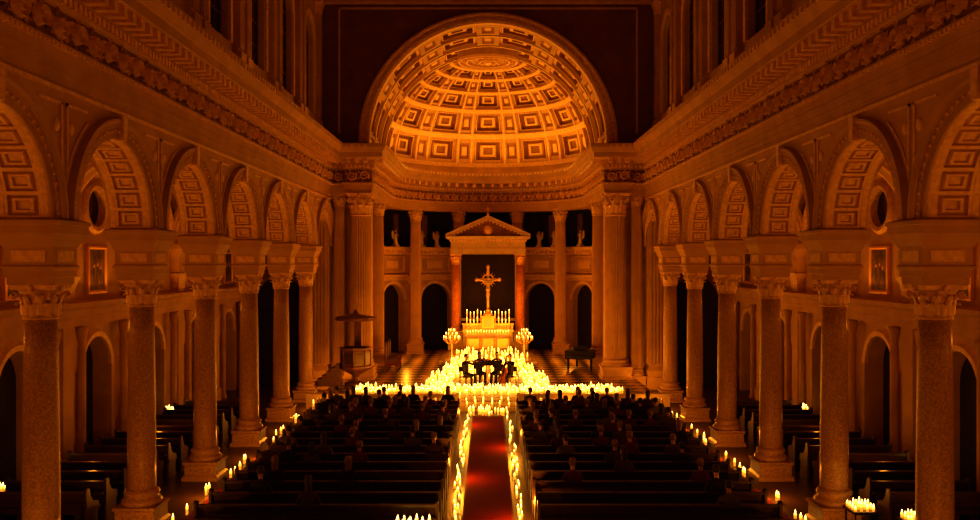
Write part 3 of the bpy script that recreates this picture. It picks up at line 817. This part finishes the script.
def head(g,c,yaw=0,tilt=0,hair='short'):
    h=MB()
    R=[];n=14
    for z,rx,ry,oy in ((-.115,.028,.03,.03),(-.1,.045,.05,.025),(-.07,.06,.07,.015),(-.03,.07,.085,.005),(.01,.075,.093,0),(.05,.076,.096,-.003),(.085,.064,.083,-.006),(.108,.04,.055,-.008),(.117,.012,.018,-.008)):
        R.append([(rx*cos(2*pi*j/n),oy+ry*sin(2*pi*j/n),z) for j in range(n)])
    h.rings(R,1,True,True,True,True)
    h.add([(-.014,.09,-.03),(.014,.09,-.03),(0,.118,-.026),(0,.092,.018)],[(0,1,2),(1,3,2),(3,0,2)],1)
    for s in (-1,1):
        h.ell((s*.03,.083,.005),(.013,.008,.009),3,8,5); h.ell((s*.077,-.005,-.005),(.01,.02,.032),1,8,5)
    h.ell((0,.085,-.062),(.022,.008,.007),1,8,4)
    R=[]
    low={'short':-.035,'long':-.2,'bun':-.05}[hair]
    for z,k in ((low,.92),(-.03 if low<-.03 else -.02,1.06),(.03,1.1),(.07,1.1),(.1,1.02),(.122,.75),(.135,.2)):
        rx=.078*k if z<.09 else .07*k; ry=.1*k if z<.09 else .085*k
        fr=[]
        for j in range(n+1):
            a=pi*.86+ (pi*1.28)*j/n if z<.055 else pi*.5+2*pi*j/n
            fr.append((rx*cos(a),-.008+ry*sin(a)*(1 if z<.055 else .95),z))
        R.append(fr)
    h.rings(R,2,False,sm=True)
    if hair=='bun': h.ell((0,-.12,.05),(.04,.04,.04),2)
    M=Matrix.Translation(c)@Matrix.Rotation(yaw,4,'Z')@Matrix.Rotation(tilt,4,'X')
    g.merge(h,M)
def figure(arms,hair='short',yaw=0,tilt=0,spread=.12,lean=0,sitZ=.55,w=1.0):
    g=MB()
    L=lean
    J=[(0,0,sitZ),(0,-.02+L*.2,sitZ+.2),(0,-.02+L*.5,sitZ+.43),(0,L*.7,sitZ+.58),(0,.02+L*.8,sitZ+.66)]
    R=[(.16*w,.13),(.14*w,.11),(.165*w,.12),(.07,.07),(.055,.055)]
    Ed=[(0,1),(1,2),(2,3),(3,4)]
    for s,(el,wr) in zip((-1,1),arms):
        b0=len(J); J+= [(s*.18*w,-.01+L*.6,sitZ+.53),el,wr]; R+=[.068,.05,.034]; Ed+=[(2,b0),(b0,b0+1),(b0+1,b0+2)]
        b1=len(J); J+=[(s*.09,.04,sitZ-.03),(s*spread,.44,sitZ-.04),(s*spread,.43,.12),(s*(spread+.01),.57,.05)]
        R+=[.1,.078,.05,.04]; Ed+=[(0,b1),(b1,b1+1),(b1+1,b1+2),(b1+2,b1+3)]
    vs,fs=skin_body(J,Ed,R)
    g.add(vs,fs,0,True)
    nk=Vector(J[4]); g.tube([nk+Vector((0,-.005,-.07)),nk+Vector((0,.01,.07))],[.056,.05],8,1)
    for s,(el,wr) in zip((-1,1),arms):
        dv=(Vector(wr)-Vector(el)).normalized(); tubehand(g,Vector(wr),dv,s,1)
    head(g,nk+Vector((0,.02,.13)),yaw,tilt,hair)
    return g
lap=[((-.26,.04,.82),(-.1,.28,.68)),((.26,.04,.82),(.1,.28,.68))]
variants=[]
for i,(hr,yw,hm,cm,ww) in enumerate((('short',0,HAIR,CL1,1.0),('long',.2,HAIR,CL2,.92),('bun',-.2,HAIRB,CL3,.9),('short',.35,HAIR,CL4,1.05),('long',-.3,HAIRB,CL1,.9),('short',-.1,HAIRB,CL2,1.0))):
    variants.append(figure(lap,hr,yw,-.05,w=ww).mesh('seated_audience_member',[cm,SKIN,hm,EYE]))
for ri,yy in enumerate(rowsY):
    if yy<17: continue
    for s in (-1,1):
        pr=.66 if yy>27 else (.42 if yy>23 else .2)
        for q in range(8):
            if random.random()<pr:
                xx=s*(1.5+q*.6+rnd(-.1,.1)); v=random.randrange(6)
                inst('seated_audience_member',variants[v],(xx,yy+.16,-.02),rnd(-.12,.12),(1,1,rnd(.96,1.04)))

def chair():
    m=MB(); m.box(-.21,.21,-.2,.22,.43,.47,0)
    for a_,b_ in ((-.19,-.18),(.19,-.18),(-.19,.2),(.19,.2)): m.lathe(a_,b_,[(.018,0),(.02,.43)],6,1)
    for a_ in (-.19,.19): m.tube([(a_,-.19,.45),(a_,-.23,.9)],.016,6,1)
    m.box(-.2,.2,-.25,-.21,.68,.9,0)
    return m.mesh('musician_chair',[CL1,BLK])
chm=chair()
def stand():
    m=MB(); 
    for j in range(3):
        t=2*pi*j/3+.3; m.tube([(0,0,.25),(.25*cos(t),.25*sin(t),.01)],.01,5,0)
    m.tube([(0,0,.1),(0,0,1.0)],.012,6,0)
    m.add([(-.22,-.06,.95),(.22,-.06,.95),(.22,.1,1.2),(-.22,.1,1.2)],[(0,1,2,3)],0)
    m.add([(-.19,-.07,.97),(.19,-.07,.97),(.19,.07,1.18),(-.19,.07,1.18)],[(0,1,2,3)],1)
    return m.mesh('music_stand',[BLK,PAPER])
stm=stand()
def fiddle(s):
    m=MB(); half=[(0,0),(.09,.01),(.105,.06),(.09,.11),(.06,.15),(.058,.19),(.08,.24),(.083,.29),(.06,.34),(0,.355)]
    out=half+[(-a,b_) for a,b_ in reversed(half[1:-1])]; n=len(out)
    m.rings([[(a*s,b_*s,z*s) for a,b_ in out] for z in (-.02,.02)],0,True,True,True)
    m.box(-.012*s,.012*s,.2*s,.56*s,.02*s,.04*s,1); m.ell((0,.59*s,.02*s),(.02*s,.035*s,.02*s),0,8,5)
    m.box(-.03*s,.03*s,.17*s,.175*s,.02*s,.055*s,1)
    for q in (-.01,-.003,.003,.01): m.box((q-.0008)*s,(q+.0008)*s,.03*s,.56*s,.05*s,.052*s,1)
    return m
def bow(p0,p1): 
    m=MB(); m.tube([p0,p1],.007,5,1); return m
MMAT=[CL1,SKIN,HAIR,EYE,VARN,BLK]
def violinist(hair):
    g=figure([((-.27,.22,.98),(-.22,.42,1.13)),((.34,.1,.95),(.22,.33,1.1))],hair,.45,.1,sitZ=.57)
    M=Matrix.Translation((-.07,.1,1.17))@Matrix.Rotation(.28,4,'Z')@Matrix.Rotation(-.05,4,'X')
    g.merge(fiddle(1.0),M,4); g.merge(bow((.28,.38,1.12),(-.35,.3,1.28)),None,4)
    return g.mesh('violinist',MMAT)
def cellist():
    g=figure([((-.3,.14,.95),(-.14,.3,1.12)),((.34,.16,.85),(.2,.42,.75))],'short',0,.1,spread=.26,sitZ=.57)
    M=Matrix.Translation((.02,.5,.2))@Matrix.Rotation(pi/2+.28,4,'X')@Matrix.Rotation(pi,4,'Y')
    f_=fiddle(2.05); g.merge(f_,M,4); g.tube([(.02,.5,.22),(.02,.54,.01)],.008,5,5)
    g.merge(bow((.26,.5,.76),(-.4,.5,.7)),None,4)
    return g.mesh('cellist',MMAT)
v1=violinist('short');v2=violinist('long');ce=cellist()
def mus(name,me,x,y,face):
    inst(name,me,(x,y,PZ),face)
    inst('musician_chair',chm,(x,y,PZ),face)
    dx,dy=-sin(face)*.95,cos(face)*.95
    inst('music_stand',stm,(x+dx,y+dy,PZ),face)
mus('violinist',v1,-1.0,38.6,pi+.9); mus('violinist',v2,-.4,39.5,pi+.35); mus('violist',v1,.42,39.5,pi-.35); mus('cellist',ce,1.0,38.6,pi-.8)

g=MB()
out=[(-.75,0),(.75,0),(.75,.6),(.6,1.1),(.2,1.5),(-.1,1.9),(-.5,2.05),(-.75,1.9)]
n=len(out)
g.rings([[(a_,b_,z) for a_,b_ in out] for z in (.65,.98)],0,True,True,True)
g.box(-.7,.7,-.25,.02,.62,.72,0); g.box(-.62,.62,-.22,-.04,.72,.74,1)
g.rings([[(a_*1.02,b_,z) for a_,b_ in out] for z in (.985,1.01)],0,True,True,True)
g.box(-.35,.35,.35,.38,1.01,1.25,0)
for a_,b_ in ((-.6,.15),(.6,.15),(-.45,1.7)): g.lathe(a_,b_,[(.04,0),(.06,.1),(.07,.65)],8,0)
g.obj('grand_piano',[CL1,BLK],(4.7,44.4,PZ),-.3)
ch=MB(); ch.box(-.3,.3,-.3,.3,.4,.48,1); ch.box(-.3,.3,.25,.32,.48,1.3,0); ch.add([(-.3,.25,1.3),(.3,.25,1.3),(0,.25,1.55),(-.3,.32,1.3),(.3,.32,1.3),(0,.32,1.55)],[(0,1,2),(5,4,3),(0,2,5,3),(2,1,4,5)],0)
for s in (-1,1):
    ch.box(s*.3-.03,s*.3+.03,-.3,.3,.48,.72,0)
    for yy in (-.27,.27): ch.lathe(s*.27,yy,[(.03,0),(.04,.4)],6,0)
chs=ch.mesh('clergy_chair',[WOODP,RED])
for i in range(3): inst('clergy_chair',chs,(-4.9,43.6+i*.85,PZ),pi/2)

# ------------------------------------------------------------ lights
LC=(1,.31,.018)
def point(x,y,z,p,rad=.05,c=LC):  # serves candle light and added fill points without candles
    l=bpy.data.lights.new('candle_fill_glow','POINT'); l.energy=p; l.color=c; l.shadow_soft_size=rad
    o=bpy.data.objects.new('candle_fill_glow',l); COL.objects.link(o); o.location=(x,y,z)
def area(x,y,z,tx,ty,tz,p,sx=1,sy=.3,c=LC):
    l=bpy.data.lights.new('uplight','AREA'); l.energy=p; l.color=c; l.shape='RECTANGLE'; l.size=sx; l.size_y=sy
    o=bpy.data.objects.new('uplight',l); COL.objects.link(o); o.location=(x,y,z)
    d_=Vector((tx-x,ty-y,tz-z)); o.rotation_euler=d_.to_track_quat('-Z','Y').to_euler()
for a_ in (-75,-38,0,38,75):
    u=r(a_); area(5.1*sin(u),49+5.1*cos(u),11.85,-1.5*sin(u),48.0,18,80,1.2,.3,(1,.39,.03))
for s in (-1,1): area(s*5.1,44.5,11.85,-s*2,45.5,18,42,1.2,.3,(1,.39,.03))
for k in (-1,1,3,5):
    for s in (-1,1): area(s*7.3,YK(k)+.5,11.8,s*8.6,YK(k)+.5,17,7,2,.2)
for x_,y_,p_ in ((-4.3,36.7,100),(-1.8,36.6,95),(1.8,36.6,95),(4.3,36.7,100),(-1.9,41.6,95),(1.9,41.6,95),(-1.2,45.5,100),(1.2,45.5,100)):
    point(x_,y_,1.2,p_)
for s in (-1,1): point(s*.9,50.1,2.7,60); point(s*4.6,48.5,2.0,80); point(s*3.2,33.9,.5,18); point(s*6.3,33.7,.5,14)  # points before the rail and beside the apse are added fill, no candles there
for y_ in (2,5,8,12,16,20,24,28,32):  # nearest points are added fill for the column fronts, ahead of the candle rows
    point(0.82 if int(y_/4)%2 else -.82,y_,.55,66)
for k in range(-3,6):
    for s in (-1,1):
        point(s*7.3,YK(k)+B/2,.45,40)
        if k<5: area(s*11.75,YK(k)+B/2,5.05,s*8.8,YK(k)+B/2,8.2,34 if k<4 else 14,1.2,.2)
        if k<4: point(s*10.25,YK(k)+B/2+.2,1.2,10 if k<3 else 5)  # added fill to brighten the side aisles, no candles at these points
w_=bpy.data.worlds.new('World'); S.world=w_; w_.use_nodes=True
w_.node_tree.nodes['Background'].inputs[0].default_value=(.01,.005,.003,1); w_.node_tree.nodes['Background'].inputs[1].default_value=.3

cam=bpy.data.cameras.new('Camera'); co=bpy.data.objects.new('Camera',cam); COL.objects.link(co)
co.location=(0,0,6.06); co.rotation_euler=(pi/2,0,0); cam.sensor_width=36; cam.lens=860/980*36; cam.shift_x=2/980; cam.shift_y=3/980
cam.clip_end=200
S.camera=co
